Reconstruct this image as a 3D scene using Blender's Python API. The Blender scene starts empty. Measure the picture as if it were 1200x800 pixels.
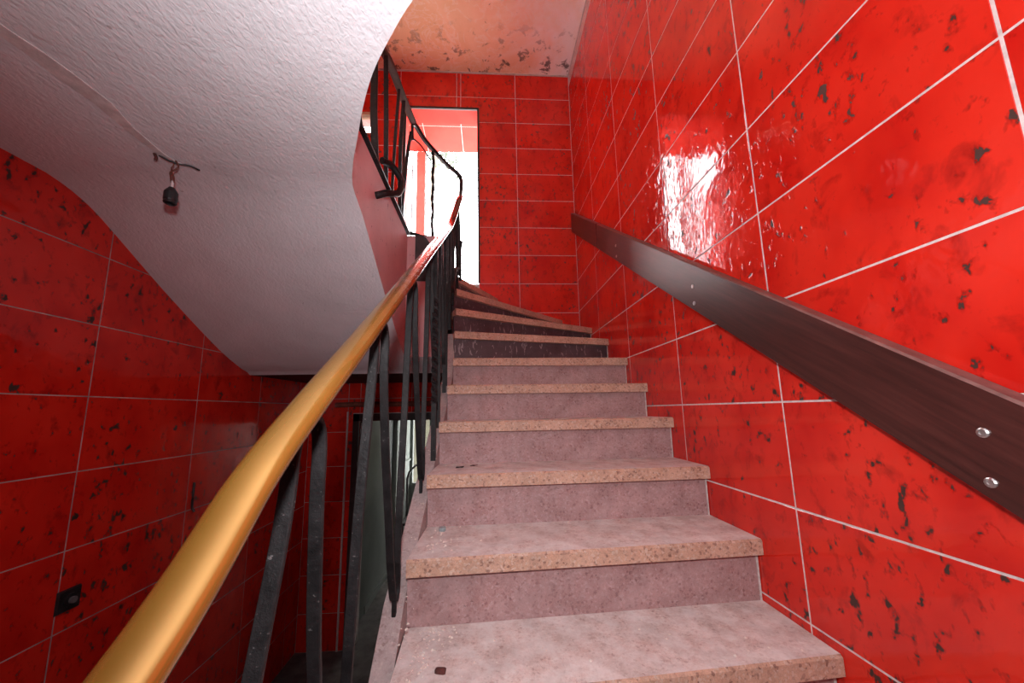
import bpy, bmesh, math, random
from mathutils import Vector, Matrix

random.seed(7)
S = bpy.context.scene
COL = S.collection

# ------------------------------------------------------------------ camera
cam_d = bpy.data.cameras.new('camera')
cam = bpy.data.objects.new('camera', cam_d); COL.objects.link(cam)
S.camera = cam
YAW, PITCH, ROLL = .0583, .1498, -.0177
cam_d.sensor_width = 36; cam_d.lens = 425.393 / 1200 * 36
cam_d.shift_x = (600 - 595.209) / 1200
cam_d.shift_y = (416.434 - 400) / 1200
cam_d.clip_start = .02
_r = Vector((math.cos(YAW), -math.sin(YAW), 0))
_f = Vector((math.sin(YAW) * math.cos(PITCH), math.cos(YAW) * math.cos(PITCH), math.sin(PITCH)))
_u = _r.cross(_f)
_r2 = _r * math.cos(ROLL) + _u * math.sin(ROLL)
_u2 = -_r * math.sin(ROLL) + _u * math.cos(ROLL)
cam.matrix_world = Matrix(((_r2.x, _u2.x, -_f.x, 0), (_r2.y, _u2.y, -_f.y, 0), (_r2.z, _u2.z, -_f.z, 0), (0, 0, 0, 1)))

# ------------------------------------------------------------------ sky, light, exposure
w = bpy.data.worlds.new('sky'); S.world = w; w.use_nodes = True
bg = w.node_tree.nodes['Background']
bg.inputs[0].default_value = (.95, .98, 1, 1); bg.inputs[1].default_value = 17.0
S.view_settings.view_transform = 'Standard'
S.view_settings.look = 'None'
S.view_settings.exposure = 0.0
S.view_settings.gamma = 1.0
S.cycles.use_denoising = True
S.cycles.max_bounces = 8
S.cycles.sample_clamp_indirect = 0

fl = bpy.data.lights.new('camera_flash', 'SPOT')      # the flash on top of the camera
fl.energy = 49; fl.spot_size = math.radians(178); fl.spot_blend = 1; fl.shadow_soft_size = .03; fl.color = (1, .98, 1)
flo = bpy.data.objects.new('camera_flash', fl); COL.objects.link(flo)
flo.location = (-.02, -.02, .19)
flo.rotation_euler = Vector((.36, .93, .08)).to_track_quat('-Z', 'Y').to_euler()

fb = bpy.data.lights.new('camera_flash_bounce', 'SPOT')   # the same flash gun's head turned up at the white underside
fb.energy = 50; fb.spot_size = math.radians(142); fb.spot_blend = .9; fb.shadow_soft_size = .03; fb.color = (1, .98, 1)
fbo = bpy.data.objects.new('camera_flash_bounce', fb); COL.objects.link(fbo)
fbo.location = (-.02, -.04, .21)
fbo.rotation_euler = Vector((.0, .15, .98)).to_track_quat('-Z', 'Y').to_euler()

# ------------------------------------------------------------------ materials
def new_mat(name):
    m = bpy.data.materials.new(name); m.use_nodes = True
    nt = m.node_tree
    return m, nt, nt.nodes['Principled BSDF']

def N(nt, t, **kw):
    n = nt.nodes.new(t)
    for k, v in kw.items():
        if isinstance(k, str) and hasattr(n, k): setattr(n, k, v)
    return n

def noise(nt, vec, scale, detail=2, rough=.5, dist=0):
    n = nt.nodes.new('ShaderNodeTexNoise')
    n.inputs['Scale'].default_value = scale; n.inputs['Detail'].default_value = detail
    n.inputs['Roughness'].default_value = rough; n.inputs['Distortion'].default_value = dist
    nt.links.new(vec, n.inputs['Vector'])
    return n.outputs['Fac']

def ramp(nt, fac, stops):
    n = nt.nodes.new('ShaderNodeValToRGB')
    el = n.color_ramp.elements
    while len(el) < len(stops): el.new(.5)
    for e, (p, c) in zip(el, stops):
        e.position = p
        e.color = (c, c, c, 1) if isinstance(c, (int, float)) else (*c, 1)
    nt.links.new(fac, n.inputs[0])
    return n.outputs[0]

def mix(nt, fac, a, b, mode='MIX'):
    n = nt.nodes.new('ShaderNodeMix'); n.data_type = 'RGBA'; n.blend_type = mode
    def put(sock, v):
        if isinstance(v, tuple): sock.default_value = (*v, 1)
        elif isinstance(v, (int, float)): sock.default_value = v
        else: nt.links.new(v, sock)
    put(n.inputs[0], fac); put(n.inputs[6], a); put(n.inputs[7], b)
    return n.outputs[2]

def math_n(nt, op, a, b):
    n = nt.nodes.new('ShaderNodeMath'); n.operation = op
    for i, v in enumerate((a, b)):
        if isinstance(v, (int, float)): n.inputs[i].default_value = v
        else: nt.links.new(v, n.inputs[i])
    return n.outputs[0]

def coords(nt, per_object=False, scale=(1, 1, 1), rot=(0, 0, 0)):
    tc = nt.nodes.new('ShaderNodeTexCoord')
    mp = nt.nodes.new('ShaderNodeMapping')
    mp.inputs['Scale'].default_value = scale; mp.inputs['Rotation'].default_value = rot
    out = tc.outputs['Object']
    if per_object:
        oi = nt.nodes.new('ShaderNodeObjectInfo')
        m = nt.nodes.new('ShaderNodeVectorMath'); m.operation = 'MULTIPLY_ADD'
        cx = nt.nodes.new('ShaderNodeCombineXYZ')
        for i in range(3): nt.links.new(oi.outputs['Random'], cx.inputs[i])
        nt.links.new(cx.outputs[0], m.inputs[0]); m.inputs[1].default_value = (37, 61, 83)
        nt.links.new(out, m.inputs[2]); out = m.outputs[0]
    nt.links.new(out, mp.inputs[0])
    return mp.outputs[0]

def bump(nt, height, strength, dist, bsdf, prev=None):
    b = nt.nodes.new('ShaderNodeBump')
    b.inputs['Strength'].default_value = strength; b.inputs['Distance'].default_value = dist
    nt.links.new(height, b.inputs['Height'])
    if prev: nt.links.new(prev, b.inputs['Normal'])
    nt.links.new(b.outputs[0], bsdf.inputs['Normal'])
    return b.outputs[0]

def plain(name, col, rough=.5, metal=0, var=.25, scale=20, bump_s=0, bump_d=.002, spec=.5):
    m, nt, b = new_mat(name)
    v = coords(nt)
    f = noise(nt, v, scale, 4, .6)
    c = ramp(nt, f, [(.3, tuple(x * (1 - var) for x in col)), (.7, tuple(min(1, x * (1 + var)) for x in col))])
    nt.links.new(c, b.inputs['Base Color'])
    b.inputs['Roughness'].default_value = rough; b.inputs['Metallic'].default_value = metal
    b.inputs['Specular IOR Level'].default_value = spec
    if bump_s: bump(nt, noise(nt, v, scale * 4, 3), bump_s, bump_d, b)
    return m

def make_tile_mat():
    m, nt, b = new_mat('red_glazed_tile')
    v = coords(nt, True, (1, 1, .7))
    big = noise(nt, v, 5, 3, .55)
    red = ramp(nt, big, [(.3, (.57, .013, .008)), (.55, (.72, .027, .014)), (.75, (.76, .036, .02))])
    # smoky darker clouds
    cl = ramp(nt, noise(nt, v, 17, 4, .6, .4), [(.56, 0.), (.74, 1.)])
    c1 = mix(nt, math_n(nt, 'MULTIPLY', cl, .6), red, (.20, .006, .005))
    # flecks where the glaze is pitted
    dens = ramp(nt, noise(nt, v, 4, 1), [(.42, 0.), (.62, 1.)])
    fl_ = noise(nt, v, 36, 3, .58, .2)
    fk = ramp(nt, math_n(nt, 'ADD', fl_, math_n(nt, 'MULTIPLY', dens, .07)), [(.692, 0.), (.712, 1.)])
    halo = ramp(nt, math_n(nt, 'ADD', fl_, math_n(nt, 'MULTIPLY', dens, .07)), [(.62, 0.), (.71, 1.)])
    c2 = mix(nt, math_n(nt, 'MULTIPLY', halo, .55), c1, (.12, .006, .005))
    c3 = mix(nt, fk, c2, (.055, .026, .020))
    nt.links.new(c3, b.inputs['Base Color'])
    r = ramp(nt, fk, [(0, .055), (1, .5)])
    nt.links.new(r, b.inputs['Roughness'])
    b.inputs['Specular IOR Level'].default_value = .5
    n1 = bump(nt, noise(nt, v, 15, 2, .5), .11, .012, b)
    n2 = bump(nt, noise(nt, v, 60, 2, .5), .05, .004, b, n1)
    n3 = bump(nt, math_n(nt, 'SUBTRACT', 1., halo), .35, .001, b, n2)
    return m

M = {}
M['tile'] = make_tile_mat()
M['dirty_grout'] = plain('grimy_grout', (.42, .34, .33), .9, var=.55, scale=9)
M['grout'] = plain('pale_grout', (.72, .60, .58), .9, var=.2, scale=60)

def make_plaster():
    m, nt, b = new_mat('white_stipple_plaster')
    v = coords(nt)
    vs = coords(nt, False, (1, .6, 1), (0, 0, .7))
    c = ramp(nt, noise(nt, v, 3, 4, .6), [(.3, (.79, .78, .81)), (.6, (.86, .85, .89))])
    spk = ramp(nt, noise(nt, v, 45, 2), [(.74, 0.), (.78, 1.)])
    c = mix(nt, math_n(nt, 'MULTIPLY', spk, .5), c, (.35, .28, .28))
    nt.links.new(c, b.inputs['Base Color']); b.inputs['Roughness'].default_value = .75
    n1 = bump(nt, noise(nt, vs, 85, 2, .55, .5), .75, .005, b)
    bump(nt, noise(nt, v, 7, 2), .3, .02, b, n1)
    return m
M['plaster'] = make_plaster()

def make_pink():
    m, nt, b = new_mat('stained_plaster_red_bounce')
    v = coords(nt)
    c = ramp(nt, noise(nt, v, 4, 4, .6), [(.3, (.62, .35, .36)), (.7, (.74, .46, .47))])  # base tinted pink to paint in red light bounced off the tiles
    spk = ramp(nt, noise(nt, v, 40, 3), [(.68, 0.), (.72, 1.)])
    c = mix(nt, math_n(nt, 'MULTIPLY', spk, .8), c, (.16, .05, .05))
    nt.links.new(c, b.inputs['Base Color']); b.inputs['Roughness'].default_value = .8
    bump(nt, noise(nt, v, 50, 3), .25, .004, b)
    return m
M['pink'] = make_pink()

def make_ceiling():
    m, nt, b = new_mat('stained_ceiling_plaster')
    v = coords(nt)
    sx = nt.nodes.new('ShaderNodeSeparateXYZ'); nt.links.new(v, sx.inputs[0])
    side = math_n(nt, 'ADD', math_n(nt, 'MULTIPLY', sx.outputs[0], .28), math_n(nt, 'MULTIPLY', noise(nt, v, 1.6, 5, .6, .5), .9))
    base = ramp(nt, side, [(.28, (.80, .50, .30)), (.48, (.88, .58, .40)), (.58, (.92, .74, .64)), (.70, (.95, .88, .86))])
    ring = ramp(nt, noise(nt, v, 4, 5, .65, 1.2), [(.47, 0.), (.5, 1.), (.53, 0.)])
    c = mix(nt, math_n(nt, 'MULTIPLY', ring, .35), base, (.9, .84, .82))
    sp = ramp(nt, noise(nt, v, 11, 5, .7), [(.66, 0.), (.72, 1.)])
    edge = ramp(nt, math_n(nt, 'MULTIPLY', sx.outputs[1], .25), [(.68, 0.), (.79, 1.)])
    sp2 = ramp(nt, noise(nt, v, 9, 5, .65, .4), [(.56, 0.), (.62, 1.)])
    c = mix(nt, math_n(nt, 'MULTIPLY', math_n(nt, 'MULTIPLY', sp2, edge), .85), c, (.07, .05, .045))
    c = mix(nt, math_n(nt, 'MULTIPLY', sp, .6), c, (.14, .09, .075))
    nt.links.new(c, b.inputs['Base Color']); b.inputs['Roughness'].default_value = .9
    bump(nt, noise(nt, v, 40, 4), .2, .004, b)
    return m
M['ceiling'] = make_ceiling()

def make_terrazzo(name, base, dark, light, dust=None, amount=.5):
    m, nt, b = new_mat(name)
    v = coords(nt)
    vo = nt.nodes.new('ShaderNodeTexVoronoi'); vo.inputs['Scale'].default_value = 150
    nt.links.new(v, vo.inputs['Vector'])
    sep = nt.nodes.new('ShaderNodeSeparateColor'); nt.links.new(vo.outputs['Color'], sep.inputs[0])
    c = ramp(nt, sep.outputs[0], [(0, dark), (.18, base), (.72, base), (1, light)])
    fine = ramp(nt, noise(nt, v, 260, 3, .7), [(.35, .75), (.65, 1.1)])
    c = mix(nt, 1., c, fine, 'MULTIPLY')
    pit = ramp(nt, noise(nt, v, 120, 2, .6), [(.68, 0.), (.72, 1.)])
    c = mix(nt, math_n(nt, 'MULTIPLY', pit, .75), c, tuple(x * .25 for x in dark))
    if dust:
        d = ramp(nt, noise(nt, v, 13, 6, .72), [(.28, 0.), (.60, 1.)])
        c = mix(nt, math_n(nt, 'MULTIPLY', d, amount), c, dust)
    st = ramp(nt, noise(nt, v, 9, 5, .7), [(.35, .78), (.6, 1.)])
    c = mix(nt, 1., c, st, 'MULTIPLY')
    nt.links.new(c, b.inputs['Base Color']); b.inputs['Roughness'].default_value = .62
    bump(nt, noise(nt, v, 110, 3), .15, .002, b)
    return m
M['tread_top'] = make_terrazzo('dusty_pink_terrazzo', (.66, .47, .42), (.36, .16, .12), (.76, .62, .57), (.86, .82, .80), .9)
M['tread_nose'] = make_terrazzo('worn_orange_terrazzo', (.64, .37, .25), (.22, .08, .05), (.72, .54, .44), (.66, .48, .40), .35)
M['riser'] = make_terrazzo('mauve_terrazzo', (.44, .24, .23), (.24, .09, .09), (.54, .36, .36), (.50, .36, .36), .55)
M['string'] = make_terrazzo('grey_pink_terrazzo', (.44, .34, .33), (.28, .18, .17), (.56, .46, .44), (.5, .42, .41), .6)

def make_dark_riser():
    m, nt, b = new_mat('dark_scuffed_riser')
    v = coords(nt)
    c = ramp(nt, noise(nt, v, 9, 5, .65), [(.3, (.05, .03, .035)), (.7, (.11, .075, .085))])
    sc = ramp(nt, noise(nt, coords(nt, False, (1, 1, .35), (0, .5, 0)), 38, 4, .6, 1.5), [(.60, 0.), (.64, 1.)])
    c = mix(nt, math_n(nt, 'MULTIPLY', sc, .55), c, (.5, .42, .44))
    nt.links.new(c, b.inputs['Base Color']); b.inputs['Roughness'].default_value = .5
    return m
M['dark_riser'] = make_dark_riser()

M['porch_tile'] = plain('red_porch_tile', (.66, .035, .022), .6, 0, .2, 4, spec=.15)
M['mortar'] = plain('white_mortar', (.62, .55, .52), .9, var=.25, scale=60, bump_s=.3)
M['iron'] = plain('black_painted_iron', (.032, .030, .032), .5, 0, .5, 30, .5, .002)
def make_iron():
    m, nt, b = new_mat('dusty_black_iron')
    v = coords(nt)
    c = ramp(nt, noise(nt, v, 30, 4, .6), [(.3, (.007, .0065, .007)), (.7, (.022, .020, .021))])
    d = ramp(nt, noise(nt, v, 120, 3, .7), [(.66, 0.), (.72, 1.)])
    c = mix(nt, math_n(nt, 'MULTIPLY', d, .5), c, (.24, .22, .22))
    nt.links.new(c, b.inputs['Base Color']); b.inputs['Roughness'].default_value = .52; b.inputs['Specular IOR Level'].default_value = .28
    bump(nt, noise(nt, v, 85, 4, .7), .6, .0025, b)
    return m
M['iron'] = make_iron()

def make_gold():
    m, nt, b = new_mat('brass_coloured_handrail')
    v = coords(nt)
    c = ramp(nt, noise(nt, v, 7, 4, .6), [(.3, (.32, .155, .026)), (.7, (.40, .20, .038))])
    # chafed upper stretch; far end painted darker in place of its red reflections
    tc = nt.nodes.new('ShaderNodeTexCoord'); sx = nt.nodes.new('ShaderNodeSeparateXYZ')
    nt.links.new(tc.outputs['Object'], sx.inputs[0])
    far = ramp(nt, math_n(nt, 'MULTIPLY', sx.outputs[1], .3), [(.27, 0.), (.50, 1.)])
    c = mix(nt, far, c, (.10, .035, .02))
    chafe = ramp(nt, noise(nt, coords(nt, False, (1, 2.2, 1), (0, 0, .5)), 22, 4, .6), [(.48, 0.), (.54, 1.)])
    zone = ramp(nt, math_n(nt, 'MULTIPLY', sx.outputs[1], .3), [(.26, 0.), (.30, 1.), (.38, 1.), (.42, 0.)])
    c = mix(nt, math_n(nt, 'MULTIPLY', math_n(nt, 'MULTIPLY', chafe, zone), .75), c, (.45, .40, .36))
    nt.links.new(c, b.inputs['Base Color']); b.inputs['Roughness'].default_value = .21
    b.inputs['Metallic'].default_value = .6
    b.inputs['Coat Weight'].default_value = .6; b.inputs['Coat Roughness'].default_value = .14
    bump(nt, noise(nt, v, 14, 2), .08, .004, b)
    return m
M['gold'] = make_gold()

def make_board():
    m, nt, b = new_mat('dark_mahogany_board')
    rotx = coords(nt, False, (1, 1, 1), (-.605, 0, 0))
    mp = nt.nodes.new('ShaderNodeMapping'); mp.inputs['Scale'].default_value = (6, .8, 14)
    nt.links.new(rotx, mp.inputs[0])
    c = ramp(nt, noise(nt, mp.outputs[0], 5, 5, .65, .5), [(.3, (.036, .010, .008)), (.55, (.064, .017, .014)), (.75, (.092, .027, .022))])
    sc = ramp(nt, noise(nt, coords(nt, False, (1, 1, 1), (.4, 0, 0)), 60, 4, .6, 2), [(.72, 0.), (.76, 1.)])
    c = mix(nt, math_n(nt, 'MULTIPLY', sc, .35), c, (.40, .30, .30))
    nt.links.new(c, b.inputs['Base Color']); b.inputs['Roughness'].default_value = .36
    bump(nt, noise(nt, mp.outputs[0], 12, 3), .08, .002, b)
    return m
M['board'] = make_board()
M['board_edge'] = plain('pale_board_edge', (.20, .10, .09), .4, 0, .3, 30)  # paler brown for the board's top and chamfer
M['steel'] = plain('dull_steel', (.55, .53, .52), .35, .9, .15, 40)
M['bakelite'] = plain('black_bakelite', (.018, .018, .02), .35, 0, .3, 30)
M['copper'] = plain('brown_wire', (.20, .07, .05), .5, .3, .4, 60)
M['patch'] = plain('grey_filler', (.74, .66, .66), .9, 0, .2, 25, .5, .003)
M['crumbs'] = plain('plaster_crumbs', (.74, .64, .58), .9, 0, .2, 80)
M['brown'] = plain('red_brown_chip', (.10, .03, .025), .8, 0, .4, 60)
M['leaf'] = plain('dry_leaf', (.45, .24, .11), .8, 0, .3, 60)
M['dark_leaf'] = plain('dark_leaf', (.045, .028, .024), .9, 0, .4, 60)
M['bluegrey'] = plain('blue_grey_lump', (.28, .33, .34), .8, 0, .25, 80)
M['floor'] = plain('dirty_floor', (.10, .085, .08), .85, 0, .45, 9, .3, .004)
M['corridor'] = plain('grey_green_paint', (.15, .155, .14), .6, 0, .15, 3)
M['corridor_light'] = plain('pale_green_paint', (.24, .26, .23), .6, 0, .12, 4)
M['frame_dark'] = plain('dark_frame', (.03, .022, .022), .45, 0, .3, 20)
M['frame_white'] = plain('pale_trim', (.55, .48, .46), .5, 0, .2, 20)
M['frame_red'] = plain('red_painted_frame', (.62, .12, .09), .45, 0, .15, 12)
M['rust'] = plain('rusty_ledge', (.22, .055, .035), .8, 0, .5, 25, .4, .003)
M['darkconcrete'] = plain('dark_painted_concrete', (.05, .042, .045), .7, 0, .35, 12, .3, .003)
M['ground'] = plain('pale_paving', (.6, .58, .55), .9, 0, .1, 3)
M['foliage'] = plain('pale_foliage', (.045, .052, .032), .6, 0, .3, 5)
M['bark'] = plain('bark', (.12, .09, .07), .9, 0, .3, 15)
M['window_frame'] = plain('yellowed_window_frame', (.62, .55, .36), .5, 0, .15, 20)

def make_glass():
    m, nt, b = new_mat('clear_glass')
    b.inputs['Transmission Weight'].default_value = 1; b.inputs['Roughness'].default_value = .02
    b.inputs['IOR'].default_value = 1.45
    return m
M['glass'] = make_glass()

# ------------------------------------------------------------------ helpers
class MB:
    """collects polygons for ONE mesh object"""
    def __init__(s): s.v = []; s.f = []; s.mi = []; s.sm = []
    def quad(s, pts, mi=0, smooth=False):
        n = len(s.v); s.v += [tuple(p) for p in pts]; s.f.append(tuple(range(n, n + len(pts)))); s.mi.append(mi); s.sm.append(smooth)
    def mesh(s, V, F, mi=0, smooth=False):
        n = len(s.v); s.v += [tuple(p) for p in V]
        for k, f in enumerate(F):
            s.f.append(tuple(i + n for i in f)); s.mi.append(mi[k] if isinstance(mi, list) else mi); s.sm.append(smooth)
    def box(s, a, b, mi=0):
        x0, y0, z0 = a; x1, y1, z1 = b
        s.mesh([(x0, y0, z0), (x1, y0, z0), (x1, y1, z0), (x0, y1, z0), (x0, y0, z1), (x1, y0, z1), (x1, y1, z1), (x0, y1, z1)],
               [(0, 3, 2, 1), (4, 5, 6, 7), (0, 1, 5, 4), (1, 2, 6, 5), (2, 3, 7, 6), (3, 0, 4, 7)], mi)
    def prism(s, poly, z0, z1, mi=0, mside=None):
        """poly in plan (counter-clockwise); z0,z1 numbers"""
        n = len(poly)
        V = [(x, y, z0) for x, y in poly] + [(x, y, z1) for x, y in poly]
        F = [tuple(reversed(range(n))), tuple(range(n, 2 * n))] + [(i, (i + 1) % n, n + (i + 1) % n, n + i) for i in range(n)]
        ms = mside or [mi] * n
        s.mesh(V, F, [mi, mi] + ms)
    def sweep(s, path, section, up=Vector((0, 0, 1)), mi=0, smooth=True, caps=True, twist=None):
        path = [Vector(p) for p in path]; n = len(section); base = len(s.v); V = []
        for i, p in enumerate(path):
            t = (path[min(i + 1, len(path) - 1)] - path[max(i - 1, 0)]).normalized()
            u_ = up(i) if callable(up) else up
            side = t.cross(u_)
            if side.length < 1e-4: side = t.cross(Vector((1, 0, 0)))
            side.normalize(); nu = side.cross(t).normalized()
            if twist:
                a = twist(i); side, nu = side * math.cos(a) + nu * math.sin(a), nu * math.cos(a) - side * math.sin(a)
            for (a, b) in section: V.append(p + side * a + nu * b)
        F = []
        for i in range(len(path) - 1):
            for k in range(n):
                F.append((i * n + k, i * n + (k + 1) % n, (i + 1) * n + (k + 1) % n, (i + 1) * n + k))
        s.mesh(V, F, mi, smooth)
        if caps:
            s.f.append(tuple(base + k for k in reversed(range(n)))); s.mi.append(mi); s.sm.append(False)
            e = base + (len(path) - 1) * n
            s.f.append(tuple(e + k for k in range(n))); s.mi.append(mi); s.sm.append(False)
    def build(s, name, mats, parent=None, loc=None, weld=False):
        me = bpy.data.meshes.new(name)
        off = Vector(loc) if loc else Vector((0, 0, 0))
        me.from_pydata([tuple(Vector(v) - off) for v in s.v], [], s.f)
        for m in (mats if isinstance(mats, (list, tuple)) else [mats]): me.materials.append(m)
        me.polygons.foreach_set('material_index', s.mi); me.polygons.foreach_set('use_smooth', s.sm)
        bm = bmesh.new(); bm.from_mesh(me)
        if weld: bmesh.ops.remove_doubles(bm, verts=bm.verts, dist=1e-4)
        bmesh.ops.recalc_face_normals(bm, faces=bm.faces)
        for e in bm.edges:
            if any(not f.smooth for f in e.link_faces): e.smooth = False
        bm.to_mesh(me); bm.free()
        me.update()
        o = bpy.data.objects.new(name, me); COL.objects.link(o)
        o.location = off
        if parent:
            o.parent = parent
            o.location = off - parent.location
        return o

def tag(o, label=None, cat=None, group=None, kind=None):
    if label: o['label'] = label
    if cat: o['category'] = cat
    if group: o['group'] = group
    if kind: o['kind'] = kind
    return o
def empty(name, loc): 
    o = bpy.data.objects.new(name, None); COL.objects.link(o); o.location = loc; o.empty_display_size = .05
    return o

def catmull(pts, k=8):
    P = [Vector(p) for p in pts]; out = []
    for i in range(len(P) - 1):
        a, b, c, d = P[max(i - 1, 0)], P[i], P[i + 1], P[min(i + 2, len(P) - 1)]
        for j in range(k):
            t = j / k
            out.append(.5 * ((2 * b) + (c - a) * t + (2 * a - 5 * b + 4 * c - d) * t * t + (3 * b - a - 3 * c + d) * t ** 3))
    out.append(P[-1]); return out

def circ(r, n=10, sx=1, sy=1): return [(r * sx * math.cos(2 * math.pi * i / n), r * sy * math.sin(2 * math.pi * i / n)) for i in range(n)]
def rect(a, b): return [(-a / 2, -b / 2), (a / 2, -b / 2), (a / 2, b / 2), (-a / 2, b / 2)]
def rrect(a, b, c):
    a /= 2; b /= 2
    return [(-a + c, -b), (a - c, -b), (a, -b + c), (a, b - c), (a - c, b), (-a + c, b), (-a, b - c), (-a, -b + c)]

# ------------------------------------------------------------------ dimensions (camera at the origin)
XR, XL, YE, YB = .872, -1.614, 3.274, 3.44
ZF, ZC, ZL, ZS = -1.96, 3.44, 1.18, .895       # lower floor, ceiling, landing top, landing underside
YN = -1.7
T = .14

def holes_cells(a0, a1, b0, b1, holes):
    A = sorted({a0, a1, *[x for h in holes for x in h[:2] if a0 < x < a1]})
    B = sorted({b0, b1, *[x for h in holes for x in h[2:] if b0 < x < b1]})
    for i in range(len(A) - 1):
        for j in range(len(B) - 1):
            ca, cb = (A[i] + A[i + 1]) / 2, (B[j] + B[j + 1]) / 2
            if not any(h[0] < ca < h[1] and h[2] < cb < h[3] for h in holes):
                yield A[i], A[i + 1], B[j], B[j + 1]

TILE_CACHE = {}
GAP = .0048
def tile_mesh(wd, hg, axis, sgn):
    """one tile, chamfered edges, front facing along sgn*axis; local origin at the centre of its front"""
    key = (round(wd, 4), round(hg, 4), axis, sgn)
    if key in TILE_CACHE: return TILE_CACHE[key]
    a, b = wd / 2, hg / 2; c = .0012; d = .004; e = .011
    ring = lambda A, B, dep: [(-A, -B, dep), (A, -B, dep), (A, B, dep), (-A, B, dep)]
    V = ring(a - c, b - c, 0) + ring(a - c * .25, b - c * .25, -c * .6) + ring(a, b, -d) + ring(a, b, -e)
    F = [(0, 1, 2, 3)]
    for r in range(3):
        for k in range(4): F.append((r * 4 + k, (r + 1) * 4 + k, (r + 1) * 4 + (k + 1) % 4, r * 4 + (k + 1) % 4))
    def tr(p):
        u, v_, dp = p
        return (sgn * dp, u, v_) if axis == 'x' else (u, sgn * dp, v_)
    me = bpy.data.meshes.new('tile'); me.from_pydata([tr(p) for p in V], [], F)
    me.materials.append(M['tile'])
    bm = bmesh.new(); bm.from_mesh(me); bmesh.ops.recalc_face_normals(bm, faces=bm.faces)
    # open back: make sure the front looks into the room
    n = Vector((sgn, 0, 0)) if axis == 'x' else Vector((0, sgn, 0))
    bm.faces.ensure_lookup_table()
    if bm.faces[0].normal.dot(n) < 0: bmesh.ops.reverse_faces(bm, faces=bm.faces)
    bm.to_mesh(me); bm.free()
    TILE_CACHE[key] = me
    return me

def lay_tiles(parent, axis, sgn, plane, us, vs, holes=(), lo=(-9, -9), hi=(9, 9), gap=GAP):
    """us, vs: sorted grid lines; tiles between them, minus holes, clipped to lo..hi"""
    n = 0
    for i in range(len(us) - 1):
        for j in range(len(vs) - 1):
            a0, a1 = max(us[i], lo[0]), min(us[i + 1], hi[0]); b0, b1 = max(vs[j], lo[1]), min(vs[j + 1], hi[1])
            if a1 - a0 < .012 or b1 - b0 < .012: continue
            hs = [h for h in holes if h[0] < a1 and h[1] > a0 and h[2] < b1 and h[3] > b0]
            if hs:
                cells = list(holes_cells(a0, a1, b0, b1, hs))
                if not cells: continue
                g = gap / 2; m = MB()
                for (p0, p1, q0, q1) in cells:
                    e0 = p0 + (g if p0 == a0 else 0); e1 = p1 - (g if p1 == a1 else 0)
                    f0 = q0 + (g if q0 == b0 else 0); f1 = q1 - (g if q1 == b1 else 0)
                    if axis == 'x': m.box((min(plane, plane - sgn * .01), e0, f0), (max(plane, plane - sgn * .01), e1, f1))
                    else: m.box((e0, min(plane, plane - sgn * .01), f0), (e1, max(plane, plane - sgn * .01), f1))
                m.build('tile', M['tile'], parent, loc=((plane, (a0 + a1) / 2, (b0 + b1) / 2) if axis == 'x' else ((a0 + a1) / 2, plane, (b0 + b1) / 2)))
                n += 1
            else:
                me = tile_mesh(a1 - a0 - gap, b1 - b0 - gap, axis, sgn)
                o = bpy.data.objects.new('tile', me); COL.objects.link(o); o.parent = parent
                cu, cv = (a0 + a1) / 2, (b0 + b1) / 2
                jit = random.uniform(-.0003, .0003)
                o.location = ((plane + jit, cu, cv) if axis == 'x' else (cu, plane + jit, cv))
                n += 1
    return n

def frange(a, step, n): return [a + step * i for i in range(n)]
GD = .0011   # how far the joints lie behind the tile faces

# ------------------------------------------------------------------ the setting
b = MB(); b.box((XR + GD, YN - T, ZF - T), (XR + T, YB + T, ZC + T))
wall_right = tag(b.build('wall_right', M['grout']), 'right stairwell wall faced with glossy red flecked tiles', kind='structure')
cols = sorted(YE - .559 * i for i in range(0, 9))
rows = frange(.0105 - .3 * 7, .3, 19)
lay_tiles(wall_right, 'x', -1, XR, cols, rows, lo=(-1.25, -1.7), hi=(YE, ZC))

HW = (-.95, -.15, 2.45, 3.25)  # invented opening, out of view, letting daylight on to the hall ceiling
b = MB()
for (a0, a1, c0, c1) in holes_cells(YN - T, YB + T, ZF - T, ZC + T, [HW]):
    b.box((XL - T, a0, c0), (XL - GD, a1, c1))
wall_left = tag(b.build('wall_left', M['dirty_grout']), 'left stairwell wall of dark red flecked tiles', kind='structure')
cols = frange(1.573 - .5593 * 5, .5593, 10)
rows = frange(.0851 - .2937 * 7, .2937, 11)
lay_tiles(wall_left, 'x', 1, XL, cols, rows, lo=(-1.25, ZF), hi=(YB, .96), gap=.0036)
lay_tiles(wall_left, 'x', 1, XL, cols, frange(ZL, .2937, 9), holes=[HW], lo=(-1.2, ZL), hi=(YE, ZC))
b = MB()
for (p0, p1, q0, q1) in ((HW[0], HW[1], HW[2], HW[2] + .04), (HW[0], HW[1], HW[3] - .04, HW[3]), (HW[0], HW[0] + .04, HW[2], HW[3]), (HW[1] - .04, HW[1], HW[2], HW[3])):
    b.box((XL - .09, p0, q0), (XL - .03, p1, q1))
tag(b.build('added_window', M['window_frame']), 'added unseen window of the upper hall, there to light the ceiling', kind='structure')
DOOR = (-.80, -.063, .9, 3.02)
SWIN = (-1.52, -1.103, 2.70, 2.945)
b = MB()
for (a0, a1, c0, c1) in holes_cells(XL - T, XR + T, .30, ZC + T, [DOOR, SWIN]): b.box((a0, YE + GD, c0), (a1, YB + .02, c1))
wall_far = tag(b.build('wall_far', M['grout']), 'red tiled end wall above the winding steps, pierced by the bright doorway', kind='structure')
cols = [-1.96, -1.404, -.845, -.284, -.243, .313, XR]
rows = frange(.0483 - .2825, .2825, 14)
lay_tiles(wall_far, 'y', -1, YE, cols, rows, holes=[DOOR, SWIN], lo=(XL, .27), hi=(XR, ZC))

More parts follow.
